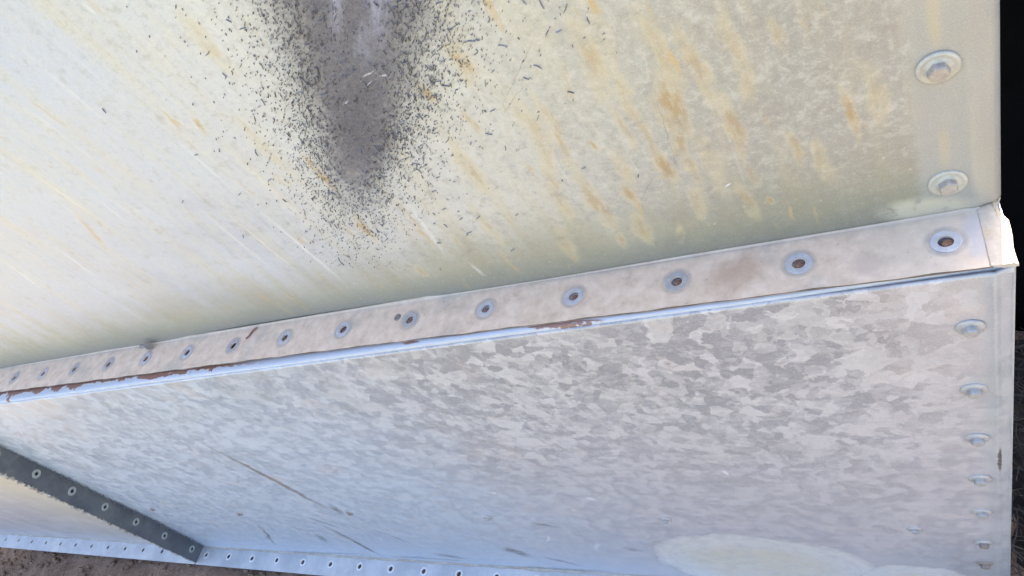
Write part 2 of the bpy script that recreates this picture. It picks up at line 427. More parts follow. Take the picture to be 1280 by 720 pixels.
M_UP, M_LO, M_FL, M_LIP = mat_upper(), mat_lower(), mat_flange(), mat_lip()
M_SOIL = mat_soil()
M_ZINC = mat_plain("blue_grey_zinc", (0.36, 0.385, 0.42), (0.50, 0.52, 0.55), .42, .4, 22, .1, (0.6, 0.56, 0.52), .3)
M_BOT = mat_plain("bottom_flange_zinc", (0.42, 0.44, 0.46), (0.56, 0.57, 0.58), .48, .2, 14, .1, (0.70, 0.67, 0.62), .5)
M_STRIP = mat_plain("shade_dark_zinc", (0.105, 0.116, 0.132), (0.15, 0.165, 0.18), .6, .2, 14, .15, (0.20, 0.21, 0.21), .85)  # shaded side of the end flange painted as darker zinc
M_RING = mat_plain("clean_zinc_ring", (0.45, 0.44, 0.455), (0.57, 0.56, 0.565), .5, .15, 90, .06, (0.44, 0.38, 0.33), .45)
M_CLEAN = mat_plain("bright_zinc_ring", (0.62, 0.63, 0.64), (0.74, 0.74, 0.74), .5, .1, 90, .06)
M_RING2 = mat_plain("chalky_ring", (0.30, 0.33, 0.32), (0.42, 0.44, 0.42), .6, .1, 90, .1)
M_BOLT = mat_plain("dull_bolt", (0.34, 0.30, 0.26), (0.47, 0.42, 0.37), .5, .35, 140, .15, (0.40, 0.29, 0.23), .5)
M_BOLT2 = mat_plain("zinc_bolt", (0.33, 0.33, 0.325), (0.45, 0.43, 0.41), .5, .3, 140, .12, (0.40, 0.34, 0.29), .6)
M_BOLT3 = mat_plain("dirty_bolt", (0.20, 0.17, 0.15), (0.30, 0.26, 0.23), .65, .2, 140, .15)
M_WASH = mat_plain("dusty_washer", (0.40, 0.38, 0.32), (0.50, 0.48, 0.42), .5, .3, 120, .1)
M_WASH2 = mat_plain("grey_washer", (0.34, 0.34, 0.34), (0.46, 0.44, 0.42), .5, .25, 120, .1)
M_RIM_SHADE = mat_plain("shade_dark_rim", (0.10, 0.08, 0.065), (0.22, 0.18, 0.15), .8, 0, 40, .2)  # plate rims painted dark for the shadow line at their edges
M_RUST = mat_plain("rust", (0.11, 0.045, 0.025), (0.32, 0.15, 0.085), .8, 0, 260, .3)
M_DARK = mat_plain("dark_backing", (0.02, 0.018, 0.018), (0.04, 0.036, 0.034), .8, 0, 40, .1)
M_BLACK = mat_plain("shade_sheet", (0.0015, 0.0015, 0.002), (0.003, 0.003, 0.0035), .95, 0, 8, .1)
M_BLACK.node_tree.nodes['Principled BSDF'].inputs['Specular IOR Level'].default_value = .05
M_LEDGE = mat_plain("sunlit_zinc_ledge", (0.42, 0.36, 0.28), (0.54, 0.46, 0.37), .7, 0, 60, .25, (0.42, 0.30, 0.15), .6)
M_CHAFF = mat_plain("black_flecks", (0.09, 0.088, 0.10), (0.32, 0.31, 0.335), .75, 0, 220, .1)
M_CRUD = mat_plain("dried_sealant", (0.20, 0.17, 0.13), (0.52, 0.48, 0.42), .85, 0, 60, .3)
M_STRAW = mat_plain("straw", (0.03, 0.024, 0.02), (0.10, 0.08, 0.065), .9, 0, 20, .1)


# ================================================================ mesh helpers
def link(name, verts, faces, mat, parent=None, uvs=None, smooth=False, kind=None):
    me = bpy.data.meshes.new(name)
    me.from_pydata([tuple(v) for v in verts], [], faces)
    me.update()
    if uvs is not None:
        lay = me.uv_layers.new(name="UVMap")
        li = np.empty(len(me.loops), dtype=np.int32)
        me.loops.foreach_get("vertex_index", li)
        lay.data.foreach_set("uv", np.asarray(uvs, dtype=np.float32)[li].ravel())
    if smooth:
        me.shade_smooth()
    me.materials.append(mat)
    o = bpy.data.objects.new(name, me)
    C.objects.link(o)
    if parent is not None:
        adopt(o, parent)
    if kind: o['kind'] = kind
    return o

ROOTLOC = {}
def adopt(o, parent):
    o.parent = parent
    o.matrix_parent_inverse = Matrix.Translation(-ROOTLOC.get(parent.name, Vector((0, 0, 0))))

def thing(name, loc, label, cat, group=None):
    e = bpy.data.objects.new(name, None)
    e.empty_display_size = .1
    e.location = loc
    C.objects.link(e)
    ROOTLOC[e.name] = Vector(loc)
    e['label'] = label; e['category'] = cat
    if group: e['group'] = group
    return e

def grid(name, us, vs, fn, mat, parent, uvfn=None, smooth=True, thick=None):
    """sheet over us x vs; fn(u, v) -> world point; thick = vector added for the back skin"""
    nu, nv = len(us), len(vs)
    V = [fn(u, v) for v in vs for u in us]
    UV = [(uvfn(u, v) if uvfn else (u, v)) for v in vs for u in us]
    F = [(j * nu + i, j * nu + i + 1, (j + 1) * nu + i + 1, (j + 1) * nu + i) for j in range(nv - 1) for i in range(nu - 1)]
    o = link(name, V, F, mat, parent, UV, smooth)
    if thick:
        md = o.modifiers.new("thickness", 'SOLIDIFY'); md.thickness = thick; md.offset = 0
    return o

def plate(name, s0, s1, w0, w1, holes, wc, rh, P, nrm, t, mat, parent, uvf, seg=20, jag=None):
    """flat bar in (s, w) with round holes at (s, wc); P(s, w) -> world; nrm = unit normal of the top; t thickness"""
    V, UV, F = [], [], []
    cut = sorted(holes)
    b = [s0] + [(cut[i] + cut[i + 1]) / 2 for i in range(len(cut) - 1)] + [s1]
    def vert(s, w, low):
        p = P(s, w)
        if low: p = p - nrm * t
        V.append(p); UV.append(uvf(s, w)); return len(V) - 1
    for i, h in enumerate(cut):
        L, R_ = b[i], b[i + 1]
        wc_ = wc(h) if callable(wc) else wc
        rings = []
        for low in (False, True):
            inn, out = [], []
            for k in range(seg):
                th = 2 * math.pi * (k + .5) / seg
                c, s_ = math.cos(th), math.sin(th)
                inn.append(vert(h + rh * c, wc_ + rh * s_, low))
                kx = ((R_ - h) if c > 0 else (h - L)) / max(abs(c), 1e-6)
                ky = ((w1 - wc_) if s_ > 0 else (wc_ - w0)) / max(abs(s_), 1e-6)
                q = min(kx, ky)
                out.append(vert(h + q * c, wc_ + q * s_, low))
            rings.append((inn, out))
        # the four corners
        for r_i, (inn, out) in enumerate(rings):
            low = r_i == 1
            for k in range(seg):
                k2 = (k + 1) % seg
                f = (inn[k], out[k], out[k2], inn[k2])
                F.append(f if not low else f[::-1])
                pa, pb = V[out[k]], V[out[k2]]
                ua, ub = UV[out[k]], UV[out[k2]]
                # corner triangle where the perimeter turns
                th1 = 2 * math.pi * (k + .5) / seg; th2 = 2 * math.pi * (k + 1.5) / seg
                for sx in (1, -1):
                    for sy in (1, -1):
                        cs = R_ if sx > 0 else L; cw = w1 if sy > 0 else w0
                        a = math.atan2(cw - wc_, cs - h) % (2 * math.pi)
                        if th1 < a < th2 or th1 < a + 2 * math.pi < th2:
                            c_ = vert(cs, cw, low)
                            f = (out[k], c_, out[k2])
                            F.append(f if not low else f[::-1])
        for k in range(seg):
            k2 = (k + 1) % seg
            F.append((rings[0][0][k2], rings[1][0][k2], rings[1][0][k], rings[0][0][k]))
    # rim
    n_ = 60
    for w in (w0, w1):
        for i in range(n_):
            a, c = s0 + (s1 - s0) * i / n_, s0 + (s1 - s0) * (i + 1) / n_
            F.append((vert(a, w, 0), vert(c, w, 0), vert(c, w, 1), vert(a, w, 1)))
    for s in (s0, s1):
        F.append((vert(s, w0, 0), vert(s, w1, 0), vert(s, w1, 1), vert(s, w0, 1)))
    o = link(name, V, F, mat, parent, UV)
    o.data.materials.append(M_RIM_SHADE)
    for p in o.data.polygons[len(F) - 2 * n_ - 2:]:
        p.material_index = 1
    return o

def lathe(profile, seg=28):
    V, F = [], []
    for r, z in profile:
        for k in range(seg):
            t = 2 * math.pi * k / seg
            V.append((r * math.cos(t), r * math.sin(t), z))
    for j in range(len(profile) - 1):
        for k in range(seg):
            k2 = (k + 1) % seg
            F.append((j * seg + k, j * seg + k2, (j + 1) * seg + k2, (j + 1) * seg + k))
    return V, F

def mesh_of(name, V, F, mat, smooth=False):
    me = bpy.data.meshes.new(name); me.from_pydata(V, [], F); me.update()
    bm = bmesh.new(); bm.from_mesh(me)
    bmesh.ops.recalc_face_normals(bm, faces=bm.faces); bm.to_mesh(me); bm.free()
    if smooth: me.shade_smooth()
    me.materials.append(mat)
    return me

def inst(name, me, parent, loc, zdir, spin=0.0, scale=1.0, base=None):
    o = bpy.data.objects.new(name, me)
    C.objects.link(o)
    q = Vector(zdir).normalized().to_track_quat('Z', 'Y').to_matrix().to_4x4()
    o.parent = parent
    o.matrix_parent_inverse = Matrix.Translation(-(base if base is not None else ROOTLOC.get(parent.name, Vector((0, 0, 0)))))
    o.matrix_basis = Matrix.Translation(loc) @ q @ Matrix.Rotation(spin, 4, 'Z') @ Matrix.Scale(scale, 4)
    return o

OUT = Vector((0, -1, 0)); UPV = Vector((0, 0, 1))

# ================================================================ ground
def ground():
    n = 150
    xs = np.concatenate(([-60, -25, -12], np.linspace(-5, 1.8, n), [4, 12, 25, 60]))
    ys = np.concatenate(([-60, -25, -10, -4], np.linspace(-1.4, 1.6, 90), [4, 12, 25, 60]))
    from mathutils import noise as mn
    V, F = [], []
    for y in ys:
        for x in xs:
            z = 0
            if abs(x) < 6 and abs(y) < 2:
                p = Vector((x, y, 0))
                z = .030 * mn.noise(p * 3.1) + .018 * mn.noise(p * 9.7) + .010 * mn.noise(p * 23.0)
            V.append((x, y, z))
    nx = len(xs)
    for j in range(len(ys) - 1):
        for i in range(nx - 1):
            F.append((j * nx + i, j * nx + i + 1, (j + 1) * nx + i + 1, (j + 1) * nx + i))
    return link("soil_ground", V, F, M_SOIL, None, None, True, 'structure')
ground()

def shade_patch():  # shade right of the tank painted as a layer of darker soil
    from mathutils import noise as mn
    V, F = [], []
    n, m = 60, 90
    for j in range(m):
        for i in range(n):
            x = .02 + .9 * i / (n - 1); y = .10 + .74 * j / (m - 1)
            p = Vector((x, y, 0))
            e = min(i, n - 1 - i, 6) / 6 * min(j, m - 1 - j, 6) / 6
            V.append((x, y, -.035 + e * (.075 + .018 * mn.noise(p * 14) + .012 * mn.noise(p * 33) + .006 * mn.noise(p * 90))))
    for j in range(m - 1):
        for i in range(n - 1):
            F.append((j * n + i, j * n + i + 1, (j + 1) * n + i + 1, (j + 1) * n + i))
    md = mat_plain("shade_dark_soil", (0.012, 0.010, 0.009), (0.035, 0.028, 0.024), .95, 0, 30, .6, (0.06, 0.048, 0.04), .5)
    return link("shaded_soil", V, F, md, None, None, False, 'structure')
shade_patch()

# ================================================================ the tank
tank = thing("steel_tank", W(2.5, H, -1.6), "large bolted galvanised steel tank with flanged seam and black smear on its upper sheet", "tank")

TOP = -0.62
EDGE = -0.137
def Lo(a):                               # face of the lower wall, slightly yawed and oil-canned
    return -.737 + .0135 * a

def wave(a, d):
    return .0040 * math.sin(a * 2.1 + d * 1.3) + .0022 * math.sin(a * 4.7 - d * 3.1 + 1) + .0009 * math.sin(a * 9.3 + d * 7.7)

# upper sheet: folded margin on the right, then the return into the end wall
us = [EDGE - .0035, EDGE - .0015, EDGE + .001, EDGE + .006, EDGE + .018, -.112, -.107, -.102, -.096] + list(np.linspace(-.085, 6.6, 90))
def up_fn(a, d):
    o = -.8555 + (wave(a, d) * .6 if a > .1 else wave(a, d) * .6 * max(0, (a + .1) / .2))
    if a < -.107: o -= (-.107 - a) * .16
    if -.1125 < a < -.1015: o += .0012
    if a < EDGE + .003: o -= (EDGE + .003 - a) * 1.2
    return W(a, d, o)
vs = list(np.linspace(TOP, .985, 40)) + [.992, .9965]
grid("upper_panel", us, vs, up_fn, M_UP, tank, thick=.0022)

# end walls
def quad_sheet(name, pts, mat, th):
    V = [Vector(p) for p in pts]
    o = link(name, V, [tuple(range(len(V)))], mat, tank, [(p[0], p[2]) for p in pts])
    md = o.modifiers.new("thickness", 'SOLIDIFY'); md.thickness = th; md.offset = 0
    return o
quad_sheet("end_panel", [W(EDGE - .0035, TOP, -.868), W(EDGE - .0035, .993, -.868), W(EDGE - .0035, .993, -2.5), W(EDGE - .0035, TOP, -2.5)], M_ZINC, .002)
quad_sheet("end_panel", [W(-.1385, 1.0105, -.745), W(-.1385, 2.86, -.745), W(-.1385, 2.86, -2.5), W(-.1385, 1.0105, -2.5)], M_ZINC, .002)
quad_sheet("top_panel", [W(EDGE - .006, TOP - .004, -.85), W(6.62, TOP - .004, -.85), W(6.62, TOP - .004, -2.52), W(EDGE - .006, TOP - .004, -2.52)], M_ZINC, .002)
quad_sheet("end_panel", [W(6.598, TOP, -.868), W(6.598, 2.86, -.868), W(6.598, 2.86, -2.5), W(6.598, TOP, -2.5)], M_ZINC, .002)
quad_sheet("rear_panel", [W(EDGE, TOP, -2.505), W(6.9, TOP, -2.505), W(6.9, 2.86, -2.505), W(EDGE, 2.86, -2.505)], M_ZINC, .002)

# upper flange with a row of holes
SP = .2198
HA = [-.0582 + SP * k for k in range(0, 30)]
F_IN, F_OUT = -.852, -.7355
FT = .0040
flange = plate("upper_flange", -.1115, HA[-1] + SP / 2, F_IN, F_OUT, HA, -.795, .0112,
               lambda s, w: W(s, 1.0 + .0012 * math.sin(s * 3.3) + (.0018 * max(0, (w + .80) / .07) * min(1, max(0, (.10 - s) / .15))), w + (.0009 * math.sin(s * 31) + .0007 * math.sin(s * 73 + 1) if w > -.74 else 0)), UPV, FT * U, M_FL, tank, lambda s, w: (s, w), 24)
# small fillet at the foot of the upper sheet
fil = [(-.8535, .9925), (-.8532, .9955), (-.8522, .9978), (-.8504, .9991), (-.8475, .9997)]
ua = list(np.linspace(-.112, 6.4, 160))
rb = [random.uniform(-1, 1) for _ in ua]
V = []; UVs = []
for i, a in enumerate(ua):
    j = 1 + .07 * rb[i]
    for (o_, d_) in fil:
        V.append(W(a, 1.0 - (1.0 - d_) * j, o_)); UVs.append((a, o_))
n5 = len(fil)
F = [(i * n5 + k, (i + 1) * n5 + k, (i + 1) * n5 + k + 1, i * n5 + k + 1) for i in range(len(ua) - 1) for k in range(n5 - 1)]
link("seam_fillet", V, F, M_FL, tank, UVs, True)

ring_me = mesh_of("washer_ring", *lathe([(.0114 * U, 0), (.0114 * U, .0007 * U), (.0200 * U, .0008 * U), (.0212 * U, .0005 * U), (.0216 * U, 0)]), M_RING)
ring_dull = ring_me.copy(); ring_dull.materials[0] = mat_plain("dusty_ring", (0.36, 0.34, 0.33), (0.48, 0.45, 0.43), .6, .1, 110, .15, (0.42, 0.32, 0.25), .6)
end_me = mesh_of("bolt_end", *lathe([(.0098 * U, -.004 * U), (.0098 * U, .0022 * U), (.0084 * U, .0042 * U), (.005 * U, .0054 * U), (0.0001, .0058 * U)], 14), M_RUST, True)
for k, a in enumerate(HA[:18]):
    p = W(a, 1.0 + .0012 * math.sin(a * 3.3) + (.0002 if a < -.02 else 0), -.795)
    inst("washer_ring", ring_dull if k in (2, 5, 8, 11, 12, 14) else ring_me, flange, p + UPV * .00012, UPV + Vector((random.uniform(-.01, .01), random.uniform(-.01, .01), 0)), random.random(), random.uniform(.94, 1.04) * (1.06 if k in (0, 1) else 1), Vector())
    if k < 8:
        inst("bolt_end", end_me, flange, p + Vector((.0012, -.0010, -(.0068 if k > 2 else .0056) * U)), UPV + Vector((.12, .1, 0)), 0, .92 if k != 1 else 1.0, Vector())
# blanked-off hole beside the sixth ring
plug = mesh_of("hole_plug", *lathe([(.0125 * U, 0), (.0122 * U, .0012 * U), (.008 * U, .0016 * U), (.0001, .0017 * U)], 18), M_BOLT3, True)
inst("hole_plug", plug, flange, W(1.083, 1.0 + .0012 * math.sin(1.083 * 3.3), -.8075), UPV, 0, .8, Vector())

# lower section: lip under the flange, bent into the wall
LIPD = 1.0085
def lip_fn(a, k):
    o_edge = Lo(a) + (.0 if a > .25 else -.006 * (1 - (a + .14) / .39))
    pts = [(-2.5, LIPD - .0003), (F_OUT - .012, LIPD), (o_edge - .010, LIPD + .0004), (o_edge - .0035, LIPD + .0018), (o_edge - .0008, LIPD + .0055), (o_edge, LIPD + .011), (Lo(a) - .003, LIPD + .024)]
    return W(a, pts[k][1] + .0016 * math.sin(a * 5.2), pts[k][0] if k < 2 else pts[k][0])
la = list(np.linspace(-.1385, 6.5, 240))
V, UVs = [], []
for a in la:
    for k in range(7):
        p = lip_fn(a, k); V.append(p)
        oo = -p.y / U
        UVs.append((a, (oo - F_OUT) / max(.012, Lo(a) - F_OUT)))
F = [(i * 7 + k, (i + 1) * 7 + k, (i + 1) * 7 + k + 1, i * 7 + k + 1) for i in range(len(la) - 1) for k in range(6)]
link("seam_lip", V, F, M_LIP, tank, UVs, True)

# dark strip added between the two flanges to block stray light in the gap
V = []; sa = list(np.linspace(-.108, 6.4, 120))
for a in sa:
    j = .004 * math.sin(a * 17) + .003 * math.sin(a * 41)
    for (o_, d_) in ((-.770, 1.0025), (-.750 + j, 1.0025), (-.748 + j, 1.0105), (-.770, 1.0105)):
        V.append(W(a, d_ + .0014 * math.sin(a * 4), o_))
F = [(i * 4 + k, (i + 1) * 4 + k, (i + 1) * 4 + (k + 1) % 4, i * 4 + (k + 1) % 4) for i in range(len(sa) - 1) for k in range(4)]
link("gap_filler", V, F, M_DARK, tank)

# side ledge round the corner, in the sun
def ledge():
    V, F = [], []
    ys = np.concatenate((np.linspace(-.735, -1.30, 34), np.linspace(-1.4, -2.5, 6)))
    outer = [-.1425 - .0012 * math.sin(y * 60) - (.0012 if random.random() < .4 else 0) for y in ys]
    prof = []
    for i, y in enumerate(ys):
        tear = .006 if abs(y + .846) < .010 else 0
        ao = outer[i] + tear
        prof = [(-.1085 if y > -.8555 else -.139, .9985), (-.1310 if y > -.8555 else -.1395, .9988), (ao + .0055, .9975), (ao + .003, 1.0015), (ao, 1.0022), (ao - .0004, 1.0078), (-.125, 1.0082)]
        for (a, d) in prof: V.append(W(a, d, y))
    m = len(prof)
    for i in range(len(ys) - 1):
        for k in range(m - 1):
            F.append((i * m + k, i * m + k + 1, (i + 1) * m + k + 1, (i + 1) * m + k))
    F.append(tuple(range(m)))
    return link("side_flange", V, F, M_LEDGE, tank)
ledge()

# lower sheets: right bay, and the bay beyond the dark end flange
A_T, A_B = 3.633, 4.1045                # where the end flange meets the wall: at the seam, at the bottom
D_B = 2.8666
def a_strip(d): return A_T + (A_B - A_T) * (d - 1.0) / (D_B - 1.0)
def lo_fn(a, d):
    o = Lo(a) + (wave(a, d) if .1 < a else wave(a, d) * max(0, (a + .1) / .2)) * min(1, max(0, (d - 1.02) / .15)) * min(1, max(0, (2.86 - d) / .1))
    if a < -.1135: o -= (-.1135 - a) * .30
    if -.117 < a < -.109: o += .0016
    if a < -.1372: o -= (-.1372 - a) * 2.2
    return W(a, d, o)
us = [-.1405, -.1395, -.138, -.136, -.130, -.122, -.118, -.1155, -.113, -.1105, -.107] + list(np.linspace(-.09, 3.6, 90))
vs = [LIPD + .011, 1.03, 1.05] + list(np.linspace(1.08, D_B - .02, 44)) + [D_B - .008]
def lo_right(a, d):
    t = (a + .09) / 3.69
    if t > 0: a = -.09 + t * (a_strip(d) + .09)
    return a
def uvr(a, d): return (lo_right(a, d), d)
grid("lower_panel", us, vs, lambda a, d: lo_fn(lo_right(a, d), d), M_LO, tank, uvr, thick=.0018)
def mat_far():
    n = NT("far_bay_sheet")
    u, v, _ = n.sep(n.uv)
    o = n.obj
    f = n.noise(o, 9, 6, .68); st = n.noise(n.mapping(o, scale=(3, 3, 40)), 1, 5, .65)
    col = n.mix(n.ramp(f, .35, .65), (0.40, 0.39, 0.42), (0.50, 0.49, 0.50))
    col = n.mix(n.mul(n.ramp(st, .5, .7), .4), col, (0.33, 0.32, 0.33))
    y = n.ramp(n.add(u, n.mul(n.sub(f, .5), .10)), .40, .02)
    col = n.mix(n.mul(y, n.ramp(v, 2.85, 1.8, .2, .85)), col, (0.62, 0.53, 0.34))
    return n.done(col, .5, .25, n.bump(f, .1, .001))
M_LO2 = mat_far()
grid("lower_panel", list(np.linspace(0, 1, 30)), vs, lambda t, d: lo_fn(a_strip(d) + .006 + t * (8.2 - a_strip(d)), d), M_LO2, tank, thick=.0018)

# bottom flanges
BW = .112
def bplate(s0, s1, holes):
    return plate("bottom_flange", s0, s1, 0, BW, holes, .050, .0125,
                 lambda s, w: W(s, D_B - .004 + .035 * max(0, w - .01) * .12, Lo(s) + .001 + w), UPV, .005 * U, M_BOT, tank, lambda s, w: (s, w), 16)
HB = .2178
hb1 = [4.0383 - HB * k for k in range(0, 19)]
bf1 = bplate(4.0383 - 18.5 * HB, 4.105, hb1)
hb2 = [4.726 + .216 * k for k in range(-2, 15)]
bf2 = bplate(4.118, hb2[-1] + .1, hb2)
ring_s = mesh_of("washer_ring", *lathe([(.0126 * U, 0), (.0126 * U, .0012 * U), (.0200 * U, .0013 * U), (.0218 * U, .0008 * U), (.0220 * U, 0)], 20), M_CLEAN)
for a in hb1[:14]:
    inst("washer_ring", ring_s, bf1, W(a, D_B - .004 + .00016, Lo(a) + .001 + .050), UPV, 0, random.uniform(.92, 1.08), Vector())
# fold between wall and bottom flange
V = []; sec = [(.0, D_B - .012), (.0014, D_B - .0075), (.005, D_B - .0052), (.011, D_B - .0046)]
fa = list(np.linspace(-.12, 8.2, 200))
M_FOLD = mat_plain("dusty_fold", (0.36, 0.31, 0.25), (0.44, 0.42, 0.39), .7, .1, 40, .2)
for a in fa:
    j = random.uniform(.7, 1.3)
    for (w, d) in sec: V.append(W(a, D_B - (D_B - d) * (j if d < D_B - .006 else 1), Lo(a) + .0008 + w * j))
F = [(i * 4 + k, (i + 1) * 4 + k, (i + 1) * 4 + k + 1, i * 4 + k + 1) for i in range(len(fa) - 1) for k in range(3)]
link("bottom_fold", V, F, M_FOLD, tank, None, True)

# dark end flange standing out of the wall
tv = Vector(W(A_B, D_B, 0) - W(A_T, 1.0, 0)); TL = tv.length / U; tv.normalize()
NS = Vector((0, -1, 0)).cross(tv).normalized()
if NS.x < 0: NS = -NS
t0 = (1.3457 - 1.0) / (D_B - 1.0) * TL
def st_P(s, w):
    p = W(A_T, 1.0, 0) + tv * (s * U)
    a = -p.x / U
    return Vector((p.x, -(Lo(a) + w) * U, p.z))
hs = [t0 + x for x in (.0095, .2451, .4770, .7135, .9607, 1.2111, 1.4759)]
hs = [hs[0] - .235] + hs
strip = plate("end_flange", hs[0] - .11, TL - .004, -.002, .103, hs, .043, .0095, st_P, NS, .006 * U, M_STRIP, tank, lambda s, w: (s, w), 18)
ring2 = mesh_of("washer_ring", *lathe([(.0092 * U, 0), (.0092 * U, .0014 * U), (.0205 * U, .0015 * U), (.0222 * U, 0)], 20), M_RING2)
for i, s in enumerate(hs):
    inst("washer_ring", ring2, strip, st_P(s, .043) + NS * .00015, NS, 0, random.uniform(.93, 1.05), Vector())
V = [st_P(s, w) - NS * (.0072 * U + k * .004 * U) for k in (0, 1) for (s, w) in ((hs[0] - .11, 0), (TL - .004, 0), (TL - .004, .100), (hs[0] - .11, .100))]
link("hole_backing", V, [(0, 1, 2, 3), (7, 6, 5, 4), (0, 4, 5, 1), (1, 5, 6, 2), (2, 6, 7, 3), (3, 7, 4, 0)], M_DARK, tank)  # added dark plate that makes the holes read as shaded
# crumbs of sealant along both edges of the end flange
def crumbs(name, n, fn, size, mat, parent):
    V, F = [], []
    for _ in range(n):
        c, s = fn()
        b = len(V)
        for (x, y, z) in ((1, 0, 0), (-1, 0, 0), (0, 1, 0), (0, -1, 0), (0, 0, 1), (0, 0, -1)):
            V.append(c + Vector((x * random.uniform(.5, 1.3), y * random.uniform(.5, 1.3), z * random.uniform(.5, 1.3))) * s)
        for f in ((0, 2, 4), (2, 1, 4), (1, 3, 4), (3, 0, 4), (2, 0, 5), (1, 2, 5), (3, 1, 5), (0, 3, 5)):
            F.append(tuple(b + q for q in f))
    return link(name, V, F, mat, parent, None, False, 'stuff')
def c1():
    s = hs[0] + (TL - hs[0]) * random.random() ** .8
    return st_P(s, .1035 + random.uniform(-.004, .005)) - NS * .002, random.uniform(.0008, .0055) * (1.4 - 1.0 * (s - hs[0]) / (TL - hs[0]))
def c2():
    s = hs[0] + (TL - hs[0]) * random.random()
    return st_P(s, .001 + random.uniform(-.0005, .002)) + NS * random.uniform(.000, .012), random.uniform(.0008, .0045)
crumbs("sealant_crumbs", 520, c1, 1, M_CRUD, tank)
crumbs("sealant_crumbs", 200, c2, 1, M_STRIP, tank)

# ---------------------------------------------------------------- bolts
def hexhead(r, h, z0):
    V, F = [], []
    rows = [(1.0, z0), (1.0, z0 + h * .78), (.90, z0 + h), (.55, z0 + h * 1.0)]
    for (k, z) in rows:
        for i in range(6):
            t = math.pi / 3 * i
            V.append((r * k * math.cos(t), r * k * math.sin(t), z))
    for j in range(3):
        for i in range(6):
            i2 = (i + 1) % 6
            F.append((j * 6 + i, j * 6 + i2, (j + 1) * 6 + i2, (j + 1) * 6 + i))
    F.append(tuple(18 + i for i in range(6)))
    return V, F
wash_u = mesh_of("washer", *lathe([(.0268 * U, 0), (.0270 * U, .0022 * U), (.0258 * U, .0040 * U), (.0225 * U, .0046 * U), (.0200 * U, .0034 * U), (.0165 * U, .0040 * U), (.0140 * U, .0062 * U), (.006 * U, .0062 * U)]), M_WASH, True)
head_u = mesh_of("bolt", *hexhead(.0138 * U, .0120 * U, .0055 * U), M_BOLT)
wash_l = mesh_of("washer", *lathe([(.0225 * U, 0), (.0227 * U, .0022 * U), (.0215 * U, .0034 * U), (.0150 * U, .0052 * U), (.0060 * U, .0056 * U)]), M_WASH2, True)
head_l = mesh_of("bolt", *hexhead(.0128 * U, .0110 * U, .0050 * U), M_BOLT2)
wash_ld = mesh_of("washer", *lathe([(.0225 * U, 0), (.0227 * U, .0022 * U), (.0215 * U, .0034 * U), (.0150 * U, .0052 * U), (.0060 * U, .0056 * U)]), M_BOLT3, True)
head_ld = mesh_of("bolt", *hexhead(.0128 * U, .0110 * U, .0050 * U), M_BOLT3)
head_s = mesh_of("bolt", *hexhead(.0105 * U, .0085 * U, .0035 * U), M_BOLT2)
wash_s = mesh_of("washer", *lathe([(.0190 * U, 0), (.0192 * U, .0016 * U), (.0120 * U, .0040 * U), (.005 * U, .0040 * U)]), M_WASH2, True)
head_sd = mesh_of("bolt", *hexhead(.0105 * U, .0085 * U, .0035 * U), M_BOLT3)
def bolt(p, head, wash, scale=1.0):
    z = OUT + Vector((random.uniform(-.04, .04), 0, random.uniform(-.04, .04)))
    b = inst("bolt", head, tank, p, z, random.uniform(0, 1), scale)
    w = bpy.data.objects.new("washer", wash)
    C.objects.link(w); w.parent = b
    return b
for d in (.475, .701, .928):
    p = up_fn(-.072, d); bolt(p + OUT * .0008, head_u, wash_u)
for i, d in enumerate((1.1645, 1.385, 1.602, 1.822, 2.044, 2.285, 2.475, 2.69)):
    p = lo_fn(-.0770, d)
    bolt(p + OUT * .0008, head_l if i < 5 else head_ld, wash_l if i < 6 else wash_ld, 1 if i < 4 else .95)
for i, (a, d) in enumerate(((.0826, 2.1843), (.80, 2.1735), (1.5065, 2.1758), (2.22, 2.1650), (2.994, 2.204), (3.71, 2.189))):
    p = lo_fn(a, d)
    bolt(p + OUT * .0008, head_s if i < 3 else head_sd, wash_s if i < 3 else wash_ld, 1.0 if i < 3 else .72)

